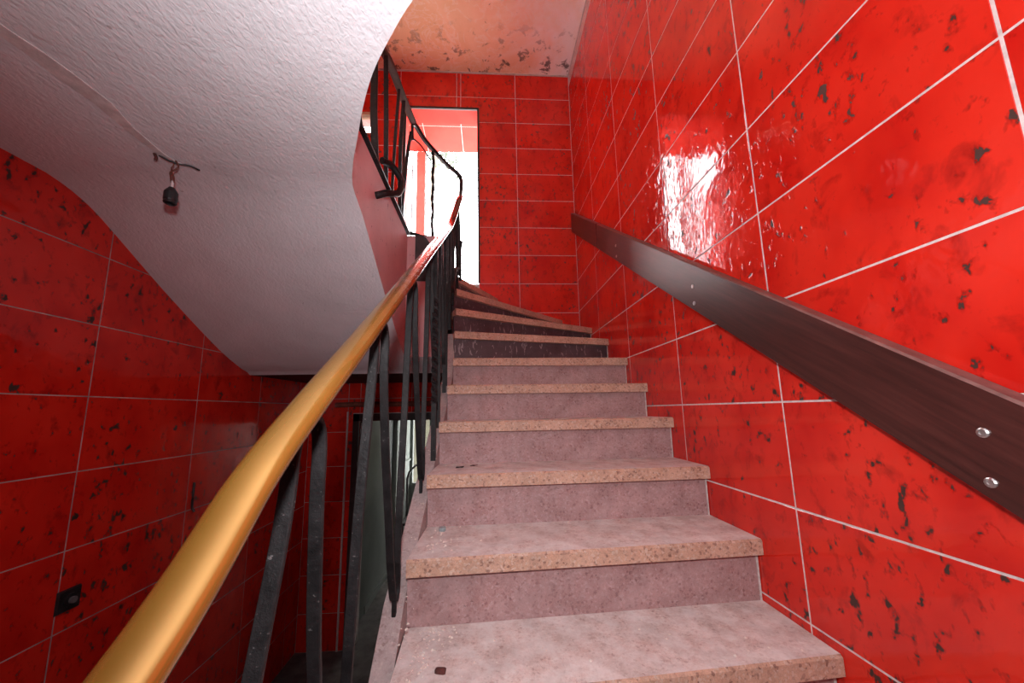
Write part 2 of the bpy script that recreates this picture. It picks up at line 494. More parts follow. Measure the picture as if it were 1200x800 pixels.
LD = (-1.165, -.25, -2.2, -.028)
b = MB()
for (a0, a1, c0, c1) in holes_cells(XL - T, XR + T, ZF - T, .28, [LD]): b.box((a0, YB + GD, c0), (a1, YB + .16, c1))
wall_low = tag(b.build('wall_far_lower', M['dirty_grout']), 'dark red tiled end wall of the lower hall with an open doorway', kind='structure')
rows = frange(-.169 - .30 * 7, .30, 10)
lay_tiles(wall_low, 'y', -1, YB, [-1.86, -1.273, -1.166, -.7, -.14, .42, XR], rows, holes=[LD], lo=(XL, ZF), hi=(.3, .30), gap=.0036)

b = MB(); b.box((XL - T, YN - T, ZF - T), (XR + T, YN, ZC + T))
tag(b.build('wall_near', M['pink']), 'plain plastered wall behind the viewpoint', kind='structure')
b = MB(); b.box((XL - T, YN - T, ZF - T), (XR + T, 7.2, ZF))
tag(b.build('floor', M['floor']), 'dirty dark floor of the lower hall', kind='structure')
b = MB(); b.box((XL - T, YN - T, ZC), (XR + T, YB + .02, ZC + T))
tag(b.build('ceiling', M['ceiling']), 'stained brownish plaster ceiling over the stairwell', kind='structure')
b = MB(); b.box((XL, YE - .012, ZC - .012), (XR, YE + .0, ZC)); b.box((XR - .006, .4, ZC - .012), (XR, YE - .012, ZC))
tag(b.build('trim_1', M['frame_white']), 'pale bead where red tiles meet the stained ceiling', kind='structure')

# landing slab: flat underside with a swept edge, then a slope down to the underside of the winders
PROF = [(1.40, .895), (1.465, .859), (1.579, .788), (1.807, .643), (2.02, .52), (2.133, .456), (2.33, .353), (2.56, .268), (YB, .272)]
XI, XW = -.53, -.262           # landing edge on the well, string edge on the well
YW = 2.345                     # end of the well
curve = catmull([(XI, 1.40, 0), (-.519, 1.33, 0), (-.472, 1.211, 0), (-.42, 1.102, 0), (-.361, .977, 0), (-.296, .861, 0), (-.224, .763, 0), (-.155, .682, 0), (-.05, .59, 0), (.1, .5, 0), (.35, .41, 0), (.62, .36, 0), (XR + .0, .34, 0)], 5)
b = MB()
outline = [(p.x, p.y) for p in curve]
Y0 = 1.22
def inner(y):
    """x of the landing edge on the well at depth y"""
    if y >= 1.40: return XI
    for p, q in zip(curve, curve[1:]):
        if q.y <= y <= p.y: return p.x + (q.x - p.x) * (y - p.y) / (q.y - p.y)
outline = [(inner(Y0), Y0)] + [(x, y) for x, y in outline if y < Y0 - .005]
poly = [(XL, YN), (XR, YN)] + [(x, y) for x, y in reversed(outline)] + [(XL, Y0)]
nn = len(poly)
b.prism(poly, ZS, ZL, 0, [1 if 2 <= i < nn - 2 else 0 for i in range(nn)])
del b.f[0], b.mi[0], b.sm[0]
b.quad([(x, y, ZS) for x, y in poly], 0)
def zprof(y):
    if y <= 1.40: return ZS
    for (y0, z0), (y1, z1) in zip(PROF, PROF[1:]):
        if y0 <= y <= y1: return z0 + (z1 - z0) * (y - y0) / (y1 - y0)
    return .268 - (y - 2.56) * .37 if y > 2.56 else .272
def zs(y):
    w_ = min(.11, y - Y0)
    return sum(zprof(y + d * w_) for d in (-1, -.75, -.5, -.25, 0, .25, .5, .75, 1)) / 9
ys = sorted([y for y in (Y0 + (2.56 - Y0) * i / 44 for i in range(45)) if min(abs(y - 1.40), abs(y - YW)) > .014] + [1.40, YW])
Z = {y: zs(y) for y in ys}; Z[Y0] = ZS; Z[2.56] = .268
for y0, y1 in zip(ys, ys[1:]):
    x0_, x1_ = inner(y0), inner(y1)
    if y0 >= YW - 1e-6: b.quad([(XI, y0, Z[y0]), (XW, y0, Z[y0]), (XW, y1, Z[y1]), (XI, y1, Z[y1])], 0, True)
    b.quad([(XL, y0, Z[y0]), (x0_, y0, Z[y0]), (x1_, y1, Z[y1]), (XL, y1, Z[y1])], 0, True)
    if y1 <= YW + 1e-6:
        b.quad([(x0_, y0, Z[y0]), (x0_, y0, ZL), (x1_, y1, ZL), (x1_, y1, Z[y1])], 1)
        b.quad([(XL, y0, ZL), (x0_, y0, ZL), (x1_, y1, ZL), (XL, y1, ZL)], 3)
b.quad([(XL, 2.56, .268), (XW, 2.56, .268), (XW, YB, .272), (XL, YB, .272)], 2)
b.quad([(XW, 2.60, .268), (XR - .003, 2.60, .268), (XR - .003, YB, .272), (XW, YB, .272)], 2)
b.quad([(XI, YW, Z[YW]), (XW, YW, Z[YW]), (XW, YW, ZL), (XI, YW, ZL)], 1)                      # end face of the well
b.quad([(XW, YW, .27), (XW, 2.74, .27), (XW, 2.74, ZL), (XW, YW, ZL)], 1)
b.quad([(XW, 2.74, .27), (-.5, YE, .27), (-.5, YE, ZL), (XW, 2.74, ZL)], 1)
b.quad([(XL, YW, ZL), (XW, YW, ZL), (XW, 2.74, ZL), (-.5, YE, ZL), (XL, YE, ZL)], 3)
b.quad([(-.81, YE, ZL - .005), (-.05, YE, ZL - .005), (-.05, 4.3, ZL - .005), (-.81, 4.3, ZL - .005)], 3)
# the landing's own floor behind and beside the slab's first prism shares its pale terrazzo
b.mi[0] = 3
land = tag(b.build('landing', [M['plaster'], M['pink'], M['darkconcrete'], M['tread_top']], weld=True), 'white stippled underside of the landing with a sweeping curved edge', kind='structure')
# filled cable chase across the underside
pl = [(-1.155, .62), (-1.135, .70), (-1.121, .789), (-1.11, .838), (-1.106, .898), (-1.095, .984), (-1.112, 1.08), (-1.115, 1.194), (-1.108, 1.236), (-1.072, 1.262)]
wd = [.022, .024, .026, .03, .034, .028, .018, .014, .016, .004]
b = MB(); L_, R_ = [], []
for (x, y), q in zip(pl, wd):
    L_.append((x - q * random.uniform(.7, 1), y, ZS - .0025)); R_.append((x + q * random.uniform(.7, 1.1), y, ZS - .0025))
for i in range(len(pl) - 1):
    b.quad([L_[i], R_[i], R_[i + 1], L_[i + 1]], 0)
    for e in (L_, R_): b.quad([e[i], e[i + 1], (e[i + 1][0], e[i + 1][1], ZS + .001), (e[i][0], e[i][1], ZS + .001)], 0)
o = b.build('filler_strip', M['patch'], land); o['label'] = 'rough grey filler strip along a cable chase'
# dark cut end of the landing beside the newel
b = MB()
prof = [(-.475, .86), (-.475, 1.175), (-.44, 1.185), (-.405, 1.165), (-.375, 1.12), (-.35, 1.04), (-.34, .9), (-.34, .86)]
V = [(x, YW - .012, z) for x, z in prof] + [(x, YW + .3, z) for x, z in prof]; n = len(prof)
b.mesh(V, [tuple(range(n)), tuple(reversed(range(n, 2 * n)))] + [(i, n + i, n + (i + 1) % n, (i + 1) % n) for i in range(n)])
o = b.build('newel_block', M['darkconcrete'], land); o['label'] = 'dark rounded block at the end of the stair well'

# doorway frame, porch beyond it
b = MB()
b.box((DOOR[0], YE + .004, DOOR[3] - .004), (DOOR[1], YB + .03, DOOR[3] + .0))
b.box((DOOR[1] - .004, YE + .004, ZL), (DOOR[1], YB + .03, DOOR[3])); b.box((DOOR[0], YE + .004, ZL), (DOOR[0] + .004, YB + .03, DOOR[3]))
tag(b.build('trim_2', M['porch_tile']), 'red glazed lining of the doorway reveal', kind='structure')
b = MB()
for (x0, x1, z0, z1) in ((DOOR[0] - .004, DOOR[0] + .022, ZL, DOOR[3]), (DOOR[1] - .014, DOOR[1] + .006, ZL, DOOR[3]), (DOOR[0], DOOR[1], DOOR[3] - .016, DOOR[3] + .006)):
    b.box((x0, YE - .014, z0), (x1, YE + .004, z1))
tag(b.build('door_1', M['frame_dark']), 'dark thin frame of the bright doorway on the end wall', kind='structure')
PZ, PY = 3.2, 4.14
b = MB(); b.box((-1.13, YB + .02, PZ + GD), (.9, PY, PZ + .2))
porch_c = tag(b.build('ceiling_porch', M['grout']), 'red tiled porch ceiling beyond the bright doorway', kind='structure')
me_c = {}
for i in range(5):
    for j in range(2):
        x0, x1 = -1.13 + .43 * i, -1.13 + .43 * (i + 1); y0, y1 = YB + .02 + (0, .26)[j], YB + .02 + (.26, .68)[j]
        k = j
        if k not in me_c:
            bb = MB(); bb.box((-.43 / 2 + .003, -(y1 - y0) / 2 + .003, 0), (.43 / 2 - .003, (y1 - y0) / 2 - .003, .01))
            o = bb.build('tile', M['porch_tile'], porch_c); me_c[k] = o.data
        else:
            o = bpy.data.objects.new('tile', me_c[k]); COL.objects.link(o); o.parent = porch_c
        o.location = ((x0 + x1) / 2, (y0 + y1) / 2, PZ)
XP = -1.35
b = MB(); b.box((XP - .15, YB + .02, ZL - .1), (XP - GD, 4.68, 3.02))
porch_w = tag(b.build('wall_porch_left', M['grout']), 'red tiled side wall of the porch', kind='structure')
lay_tiles(porch_w, 'x', 1, XP, frange(YB + .02, .559, 6), frange(ZL, .3, 8), lo=(YB, ZL), hi=(4.68, 3.02))
b = MB(); b.box((.75, YB + .02, ZL - .1), (.9, PY, PZ))
tag(b.build('wall_porch_right', M['tile']), 'red side wall of the porch hidden behind the end wall', kind='structure')
b = MB(); b.box((-2.0, YB + .02, ZL - .2), (.9, 14, ZL - .01))
tag(b.build('floor_porch', M['ground']), 'pale paving outside the bright doorway', kind='structure')
# glazed porch front: red post and slim frames
b = MB()
b.box((-.845, PY, ZL), (-.742, PY + .06, PZ))
pf = tag(b.build('window_3', M['frame_red']), 'red post and slim frame of the porch front seen through the doorway', kind='structure')
b = MB(); b.box((-.905, PY + .01, ZL), (-.893, PY + .05, PZ)); b.build('frame_bar', M['frame_dark'], pf)
b = MB(); b.box((-.735, PY + .01, ZL), (-.727, PY + .05, PZ)); b.build('frame_bar', M['frame_dark'], pf)
b = MB(); b.box((-1.30, PY + .02, ZL), (-.905, PY + .026, PZ)); b.build('pane', M['glass'], pf)
b = MB(); b.box((-.893, PY + .02, ZL), (-.845, PY + .026, PZ)); b.build('pane', M['glass'], pf)
b = MB()
fx = .028
for (x0, x1, z0, z1) in ((SWIN[0], SWIN[1], SWIN[2], SWIN[2] + fx * .6), (SWIN[0], SWIN[1], SWIN[3] - fx, SWIN[3]), (SWIN[0], SWIN[0] + fx, SWIN[2], SWIN[3]), (SWIN[1] - fx * .6, SWIN[1], SWIN[2], SWIN[3])):
    b.box((x0, YE - .01, z0), (x1, YE + .06, z1))
o = tag(b.build('window_1', M['window_frame']), 'small bright window high on the end wall behind the landing railing', kind='structure')
b = MB(); b.box((SWIN[0], YE + .03, SWIN[2]), (SWIN[1], YE + .035, SWIN[3])); b.build('pane', M['glass'], o)

# lower doorway and the corridor beyond it
b = MB()
b.box((LD[0] - .055, YB - .02, ZF), (LD[0] + .0, YB + .10, LD[3] + .02)); b.box((LD[0] - .055, YB - .02, LD[3] - .045), (LD[1], YB + .10, LD[3] + .02))
d2 = tag(b.build('door_2', M['frame_dark']), 'dark frame of the open lower doorway behind the banisters', kind='structure')
b = MB(); b.box((-1.279, YB - .012, ZF), (-1.266, YB + .0, .012)); b.build('edge_bead', M['frame_white'], d2)
b = MB(); b.box((-1.215, YB - .03, LD[3] + .02), (-.25, YB + .0, LD[3] + .027)); b.build('edge_bead', M['frame_white'], d2)
b = MB(); b.box((-1.162, YB + .02, ZF), (-1.154, YB + .16, -.09)); b.build('edge_bead', M['frame_white'], d2)
b = MB(); b.sweep([(-1.377, YB - .02, .075), (-1.2, YB - .02, .078), (-.8, YB - .02, .074), (-.3, YB - .02, .078)], rrect(.05, .045, .012), smooth=False)
o = b.build('door_head', M['rust'], d2); o['label'] = 'rust red ledge above the lower doorway'
XC = -1.235
b = MB(); b.box((XC - .1, YB + .16, ZF), (XC, 4.95, .25)); b.box((XC, 3.99, ZF), (XC + .012, 4.95, ZF + .07)); b.box((XC, 3.7, -.98), (XC + .004, 4.95, -.965))
cw = tag(b.build('wall_corridor_left', M['corridor']), 'grey green side wall of the corridor behind the lower doorway', kind='structure')
b = MB(); b.box((XC - .02, 4.95, ZF), (XC + .05, 5.02, .25)); b.box((XC - .1, 5.02, ZF), (XC, 6.1, .25)); b.box((XC, 5.4, -.75), (XC + .02, 6.1, -.72))
tag(b.build('wall_corridor_end', M['corridor_light']), 'pale green wall section deeper in the lower corridor', kind='structure')
b = MB()
for (a0, a1, c0, c1) in holes_cells(XC, .3, ZF, .25, [(-1.19, .1, -1.1, .1)]): b.box((a0, 6.0, c0), (a1, 6.1, c1))
b.box((.2, YB + .16, ZF), (.3, 6.1, .25)); 
b.box((-.93, 6.0, -1.0), (-.9, 6.04, -.05)); b.box((-.7, 6.0, -1.0), (-.67, 6.04, -.05))
tag(b.build('wall_corridor_far', M['corridor']), 'end wall of the lower corridor with a dim window', kind='structure')
b = MB(); b.box((XC - .1, YB + .16, .25), (.3, 6.1, .35))
tag(b.build('ceiling_corridor', M['corridor']), 'ceiling of the lower corridor', kind='structure')
b = MB(); b.box((-3.2, 8.4, ZF), (1.8, 8.55, .75))
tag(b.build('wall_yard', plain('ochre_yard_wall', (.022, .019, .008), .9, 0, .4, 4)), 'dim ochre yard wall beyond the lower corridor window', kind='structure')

# ------------------------------------------------------------------ staircase
XS, YS = XR - .002, YE - .002
Zt = [-.612, -.42, -.231, -.045, .134, .312, .495, .665, .825, 1.035]
Lp = [(-.225, .875), (-.236, 1.13), (-.225, 1.40), (-.215, 1.65), (-.204, 1.875), (-.2, 2.137), (-.198, 2.225), (-.198, 2.305), (-.2, 2.385), (-.222, 2.70)]
Rp = [(XS, .949), (XS, 1.185), (XS, 1.431), (XS, 1.681), (XS, 1.931), (XS, 2.186), (XS, 2.508), (XS, 2.894), (.707, YS), (.108, YS)]
low = 7
for i in range(1, low + 1):
    Zt.insert(0, -.612 - .1925 * i); Lp.insert(0, (-.225, .875 - .25 * i)); Rp.insert(0, (XS, .949 - .25 * i))
Zt.append(ZL + .02); Lp.append((-.262, 2.80)); Rp.append((-.47, YS))
st = tag(empty('staircase', (.33, -.86, ZF)), 'terrazzo staircase winding up to the left along the red tiled wall', 'staircase')
TH = .047
def off_line(k, d):
    l, r = Vector((*Lp[k], 0)), Vector((*Rp[k], 0)); t = (r - l).normalized(); nrm = Vector((-t.y, t.x, 0))
    return l + nrm * d, r + nrm * d
def onwall(l, r, k):
    """clip the right end back on to the wall it meets"""
    t = (r - l)
    if Rp[k][0] >= XS - 1e-6: s_ = (XS - l.x) / t.x; q = l + t * s_; 
    else: s_ = (YS - l.y) / t.y; q = l + t * s_
    if q.y > YS + 1e-4: q = Vector((XS, YS, 0))
    return q
for k in range(len(Zt)):
    z = Zt[k]
    l, r = Vector((*Lp[k], 0)), Vector((*Rp[k], 0))
    winder = k - low >= 6
    if k < len(Zt) - 1:
        l2, r2 = off_line(k + 1, .055); r2 = onwall(l2, r2, k + 1)
        pts = [l, r]
        if Rp[k][0] >= XS - 1e-6 and Rp[k + 1][0] < XS - 1e-6: pts.append(Vector((XS, YS, 0)))
        pts += [r2, l2]
        # front with a small chamfer along the nosing
        t = (r - l).normalized(); nrm = Vector((-t.y, t.x, 0)); c = .006
        lc, rc = l + nrm * c, onwall(l + nrm * c, r + nrm * c, k)
        b = MB(); zb = z - TH
        top = [lc, rc] + pts[2:]; n = len(top)
        V = [(p.x, p.y, z) for p in top] + [(p.x, p.y, zb) for p in pts] + [(l.x, l.y, z - c), (r.x, r.y, z - c)]
        A, B_ = 2 * n, 2 * n + 1
        F = [tuple(range(n)), tuple(reversed(range(n, 2 * n))), (0, A, B_, 1), (A, n, n + 1, B_)]
        mi = [0, 1, 1, 1]
        F.append((1, B_, n + 1, n + 2, 2)); mi.append(1)
        for i in range(2, n):
            j = (i + 1) % n
            if j == 0: F.append((n - 1, 2 * n - 1, n, A, 0))
            else: F.append((i, j, n + j, n + i))
            mi.append(1)
        b.mesh(V, F, mi)
        b.build('tread', [M['tread_top'], M['tread_nose']], st, loc=(l + r) / 2 + Vector((0, 0, z)))
    # riser under this nosing
    zlow = (Zt[k - 1] if k else ZF)
    a0, a1 = off_line(k, .03); a1 = onwall(a0, a1, k)
    b0, b1 = off_line(k, .052); b1 = onwall(b0, b1, k)
    zt = z - TH + .001 if k < len(Zt) - 1 else z - .03
    gap = Vector((.006, 0, 0)) if Rp[k][0] >= XS - 1e-6 else Vector((0, .006, 0))
    b = MB(); b.prism([(p.x, p.y) for p in (a0, a1 - gap, b1 - gap, b0)], zlow, zt)
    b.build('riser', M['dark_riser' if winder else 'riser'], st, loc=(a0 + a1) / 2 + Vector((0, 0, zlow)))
    if 0 <= k - low <= 8:
        b = MB(); b.prism([(p.x, p.y) for p in (a1 - gap - Vector((0, .003, 0)), a1 - Vector((.001, .003, 0)), b1, b1 - gap)], zlow, zt)
        b.build('mortar_joint', M['mortar'], st)
# outer string: raised edge strip with a deep side, from the floor to the end of the well
b = MB()
path = [(x, y, z) for (x, y), z in zip(Lp[:13], [-.612 - .1925 * (7 - i) if i < 7 else z_ for i, z_ in enumerate(Zt[:13])])]
so = -.115
def xin(y):
    for p, q in zip(Lp[:13], Lp[1:13]):
        if p[1] <= y <= q[1]: return p[0] + (q[0] - p[0]) * (y - p[1]) / (q[1] - p[1]) - .004
    return (Lp[0] if y < Lp[0][1] else Lp[12])[0] - .004
P = []
for (x, y, z) in path: P.append((y, z + so))
P.append((2.345, .50))
P = [(y0 + (y1 - y0) * i / 4, z0 + (z1 - z0) * i / 4) for (y0, z0), (y1, z1) in zip(P, P[1:]) for i in range(4)] + [P[-1]]
for (y0, z0), (y1, z1) in zip(P, P[1:]):
    z0b, z1b = z0 - .34, z1 - .34
    i0, i1 = xin(y0), xin(y1); o0, o1 = i0 - .056, i1 - .056
    b.quad([(o0, y0, z0), (i0, y0, z0), (i1, y1, z1), (o1, y1, z1)], 0)
    b.quad([(i0, y0, z0), (i0, y0, z0b), (i1, y1, z1b), (i1, y1, z1)])
    b.quad([(o0, y0, z0b), (o0, y0, z0), (o1, y1, z1), (o1, y1, z1b)])
    b.quad([(i0, y0, z0b), (o0, y0, z0b), (o1, y1, z1b), (i1, y1, z1b)])
b.build('string', M['string'], st)
# sloping underside of the flight
b = MB(); PU = [q for q in P if q[0] <= 2.15] + [(2.60, .27 + .34)]
for (y0, z0), (y1, z1) in zip(PU, PU[1:]):
    z0 -= .34; z1 -= .34
    b.quad([(-.203, y0, z0), (XS - .003, y0, z0), (XS - .003, y1, z1), (-.203, y1, z1)], 0, True)
    b.quad([(-.203, y0, z0 + .03), (XS - .003, y0, z0 + .03), (XS - .003, y1, z1 + .03), (-.203, y1, z1 + .03)], 0, True)
b.build('flight_underside', M['corridor'], st)

# ------------------------------------------------------------------ stair railing
XB = -.235
rail = tag(empty('stair_railing', (XB, .9, -.6)), 'black wrought iron stair railing with a brass coloured handrail', 'railing')
hp = [(-.235, -.25, -.52), (-.235, .0, -.36), (-.235, .279, -.171), (-.235, .396, -.066), (-.235, .493, .004), (-.235, .669, .122), (-.235, .978, .333), (-.235, 1.379, .61), (-.235, 2.0, 1.03), (-.232, 2.25, 1.21), (-.218, 2.45, 1.42), (-.203, 2.60, 1.605), (-.2, 2.70, 1.70)]
path = catmull(hp, 8)
D = [(.86 * a - .002, .8 * c) for a, c in ((-.026, -.006), (-.019, -.014), (.019, -.014), (.026, -.006), (.0272, .001), (.0262, .007), (.0225, .012), (.016, .0155), (.008, .0175), (0, .018), (-.008, .0175), (-.016, .0155), (-.0225, .012), (-.0262, .007), (-.0272, .001))]
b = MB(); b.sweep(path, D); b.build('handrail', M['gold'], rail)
hp2 = [(-.2, 2.70, 1.70), (-.2, 2.745, 1.79), (-.2, 2.76, 1.88), (-.225, 2.75, 1.93), (-.3, 2.68, 1.955), (-.36, 2.57, 1.955), (-.437, 2.42, 1.96), (-.478, 2.30, 1.97), (-.492, 2.25, 1.955)]
b = MB(); b.sweep(catmull(hp2, 6), rrect(.030, .030, .006), smooth=False)
o = b.build('bent_rail', M['iron'], rail); o['label'] = 'bare bent iron turn of the handrail'

BAR = rrect(.020, .0078, .0015)
XV = Vector((1, 0, 0))
def strap(pts, sec=BAR, k=5): 
    m = MB(); m.sweep(catmull(pts, k), [(c, a) for a, c in sec], up=XV, smooth=False); return m
def zrail(y):
    for p, q in zip(hp, hp[1:]):
        if p[1] <= y <= q[1]: return p[2] + (q[2] - p[2]) * (y - p[1]) / (q[1] - p[1])
    return hp[-1][2]
def zstr(y):
    for p, q in zip(P, P[1:]):
        if p[0] <= y <= q[0]: return p[1] + (q[1] - p[1]) * (y - p[0]) / (q[0] - p[0])
    return P[-1][1]
tops = [(.2, -.25), (.524, -.004), (.841, .205), (1.187, .433), (1.53, .668), (1.85, .89), (2.13, 1.07)]
bots = [(.40, -1.08), (.74, -.822), (1.115, -.515), (1.465, -.256), (1.77, .0), (2.03, .22)]
XBOT = [-.268, -.266, -.262, -.256, -.243, -.237]
XT = -.244
def hairpin(m0, top, m1, x0=-.268, x1=-.268):
    """one flat bar rising from bottom bend m0 to the top bend and down to bottom bend m1"""
    (y0, z0), (yt, zt), (y1, z1) = m0, top, m1
    h0, h1, dy = zt - z0, zt - z1, y1 - yt
    q = [(0, y0, z0), (0, y0 + .016, z0 + .02), (.08, y0 + .012, z0 + .075), (.15, y0 + .006, z0 + .15), (.6, y0 + .02, z0 + .60 * h0), (.9, yt - .050, zt - .13), (1, yt - .042, zt - .04), (1, yt - .022, zt - .006), (1, yt, zt),
            (-1, yt + .020, zt - .01), (-1, yt + .032, zt - .045), (-.85, yt + .042, zt - .18 * h1), (-.55, yt + .35 * dy, zt - .42 * h1), (-.25, yt + .63 * dy, zt - .70 * h1), (-.1, y1 - .062, zt - .85 * h1), (0, y1 - .022, z1 + .02), (0, y1, z1)]
    return [((x0 if i < 9 else x1) + (XT - (x0 if i < 9 else x1)) * abs(t), y, z) for i, (t, y, z) in enumerate(q)]
for i in range(1, 6):
    strap(hairpin(bots[i - 1], tops[i], bots[i], XBOT[i - 1], XBOT[i])).build('baluster', M['iron'], rail)
strap(hairpin((.04, -1.3), tops[0], bots[0])).build('baluster', M['iron'], rail)
for y, z in tops[:6]:
    m = MB(); m.sweep([(XT, y + .006, z - .004), (XT, y + .006, zrail(y + .006) - .005)], rrect(.02, .01, .002), up=XV, smooth=False)
    m.build('rail_stub', M['iron'], rail)
# feet that drop from each lower bend on to the string
for (y, z), xb in zip(bots[1:], XBOT[1:]):
    m = MB(); m.sweep([(xb, y - .004, z + .01), (xb, y - .004, min(z - .01, zstr(y) - .01))], rrect(.013, .012, .002), up=XV, smooth=False)
    m.build('foot', M['iron'], rail)
# twisted bar and upright bars near the winders
def upright(y, x, z0, z1, sec, tw=0, name='baluster', n=24, label=None):
    m = MB(); pts = [(x, y, z0 + (z1 - z0) * i / n) for i in range(n + 1)]
    f = (lambda i: max(0, min(1, (i / n - .25) / .5)) * tw) if tw else None
    m.sweep(pts, sec, up=XV, smooth=False, twist=f)
    o = m.build(name, M['iron'], rail)
    if label: o['label'] = label
upright(1.60, XB + .004, zstr(1.60) - .01, zrail(1.60) - .006, rect(.02, .02), 5.5 * math.pi, label='twisted square iron bar', n=60)
for y in (1.76, 2.0, 2.06): upright(y, XB, zstr(y) - .01, zrail(y) - .006, rect(.012, .02))
upright(2.22, -.235, .50, zrail(2.22) - .006, rect(.012, .022))
# pointed hairpins round the winders
def pointed(p0, p1, zb0, zb1, zt):
    x0, y0 = p0; x1, y1 = p1; xm, ym = (x0 + x1) / 2, (y0 + y1) / 2
    up = Vector((y1 - y0, x0 - x1, 0)).normalized()
    m = MB(); pts = catmull([(x0, y0, zb0), (x0, y0, zb0 + .5 * (zt - zb0)), (x0 + .2 * (x1 - x0), y0 + .2 * (y1 - y0), zt - .14), (xm, ym, zt), (x1 - .2 * (x1 - x0), y1 - .2 * (y1 - y0), zt - .14), (x1, y1, zb1 + .5 * (zt - zb1)), (x1, y1, zb1)], 6)
    m.sweep(pts, [(c, a) for a, c in BAR], up=up, smooth=False)
    return m.build('baluster', M['iron'], rail)
pointed((-.235, 2.27), (-.225, 2.36), .52, .70, 1.245)
pointed((-.228, 2.42), (-.212, 2.52), .72, .86, 1.375)
pointed((-.214, 2.57), (-.205, 2.66), .90, 1.02, 1.56)
m = MB(); m.sweep([(-.22, 2.30, .78), (-.217, 2.45, .98), (-.212, 2.60, 1.06), (-.2, 2.68, 1.10)], rrect(.02, .03, .004), smooth=False); m.build('lower_rail', M['iron'], rail)
m = MB(); m.sweep([(-.2, 2.71, 1.0), (-.2, 2.71, 1.27), (-.19, 2.72, 1.33)], rect(.012, .02), up=XV, smooth=False); m.build('baluster', M['iron'], rail)

# ------------------------------------------------------------------ landing railing
XE = -.527
lr = tag(empty('landing_railing', (XE, 1.9, ZL)), 'dark iron railing on the landing edge in front of the doorway', 'railing')
lt = [(-.492, 2.25, 1.96), (-.515, 2.05, 1.955), (-.535, 1.82, 1.95), (-.563, 1.70, 1.945), (-.60, 1.5, 1.94), (-.62, 1.2, 1.94)]
b = MB(); b.sweep(catmull(lt, 5), D); o = b.build('top_rail', plain('grey_brown_rail', (.085, .070, .060), .5, 0, .3, 25), lr); o['label'] = 'grey brown top rail'
m = MB(); m.sweep([(XE, YW + .02, ZL + .022), (XE, 2.1, ZL + .022), (XE, 1.75, ZL + .022), (-.527, 1.40, ZL + .02), (-.50, 1.27, ZL + .02)], rrect(.026, .012, .002), smooth=False); m.build('bottom_rail', M['iron'], lr)
def lbar(pts, sec, name='baluster'):
    m = MB(); m.sweep(catmull(pts, 5), sec, up=XV, smooth=False); return m.build(name, M['iron'], lr)
lbar([(-.56, 1.585, 1.94), (-.545, 1.60, 1.7), (-.542, 1.612, 1.45), (-.53, 1.625, ZL + .02)], rrect(.016, .034, .004))
lbar([(-.54, 1.76, 1.94), (-.533, 1.78, 1.6), (-.53, 1.81, ZL + .02)], rrect(.012, .024, .003))
lbar([(-.52, 1.975, 1.94), (-.528, 1.955, 1.6), (-.53, 1.93, ZL + .02)], rrect(.012, .017, .003))
lbar([(-.51, 2.06, 1.95), (-.525, 2.075, 1.7), (-.53, 2.10, 1.4), (-.53, 2.125, 1.235), (-.53, 2.14, 1.215), (-.53, 2.16, 1.235), (-.528, 2.19, 1.4), (-.52, 2.235, 1.7), (-.505, 2.265, 1.90)], rrect(.01, .022, .002))
lbar([(-.50, 2.268, 1.955), (-.50, 2.285, 1.86), (-.5, 2.26, 1.85)], rrect(.01, .02, .002), 'cut_strap')
m = MB(); m.sweep(catmull([(-.505, 2.262, 1.845), (-.49, 2.30, 1.87), (-.45, 2.36, 1.865), (-.40, 2.44, 1.82)], 6), rect(.006, .01), smooth=False); m.build('thin_strap', M['iron'], lr)
m = MB(); pts = [(-.385 + .003 * math.sin(i * .8), 2.47, 1.215 + .70 * i / 30) for i in range(31)]
m.sweep(pts, rect(.017, .017), up=XV, smooth=False, twist=lambda i: i * .5); o = m.build('post', M['iron'], lr); o['label'] = 'twisted upright iron post'
m = MB(); m.sweep([(XE, YW + .02, ZL + .035), (-.45, YW + .06, ZL + .03), (-.35, YW + .12, ZL + .04)], rrect(.012, .02, .002), smooth=False); m.build('bottom_rail', M['iron'], lr)
m = MB(); pts = catmull([(-.515, 1.68, 1.245), (-.485, 1.74, 1.262), (-.45, 1.78, 1.225), (-.44, 1.78, 1.17), (-.45, 1.74, 1.105), (-.48, 1.66, 1.055), (-.526, 1.64, 1.03)], 7)
m.sweep(pts, circ(.017, 10), smooth=True); o = m.build('hook', M['iron'], lr); o['label'] = 'thick black hook bent over the landing edge'

# ------------------------------------------------------------------ board handrail on the right wall
x1, x0 = XR - .004, XR - .042
hb = tag(empty('wall_handrail', (XR, .53, 0)), 'long dark mahogany board handrail fixed to the right tiled wall', 'handrail')
SL = (1.62 - (-.178)) / (3.147 - .556)
zb = lambda y: -.178 + SL * (y - .556)
HT = .197
def board(ya, yb):
    m = MB(); c = .005
    V = []
    for y in (ya, yb):
        z = zb(y)
        V += [(x1, y, z), (x0, y, z), (x0, y, z + HT - c), (x0 + c, y, z + HT), (x1, y, z + HT)]
    F = [(0, 1, 2, 3, 4), (9, 8, 7, 6, 5)] + [(i, i + 5, (i + 1) % 5 + 5, (i + 1) % 5) for i in range(5)]
    m.mesh(V, F, [0, 0, 0, 0, 1, 1, 0]); return m
board(-.9, 2.515).build('board', [M['board'], M['board_edge']], hb)
o = board(2.530, 3.255).build('board', [M['board'], M['board_edge']], hb)
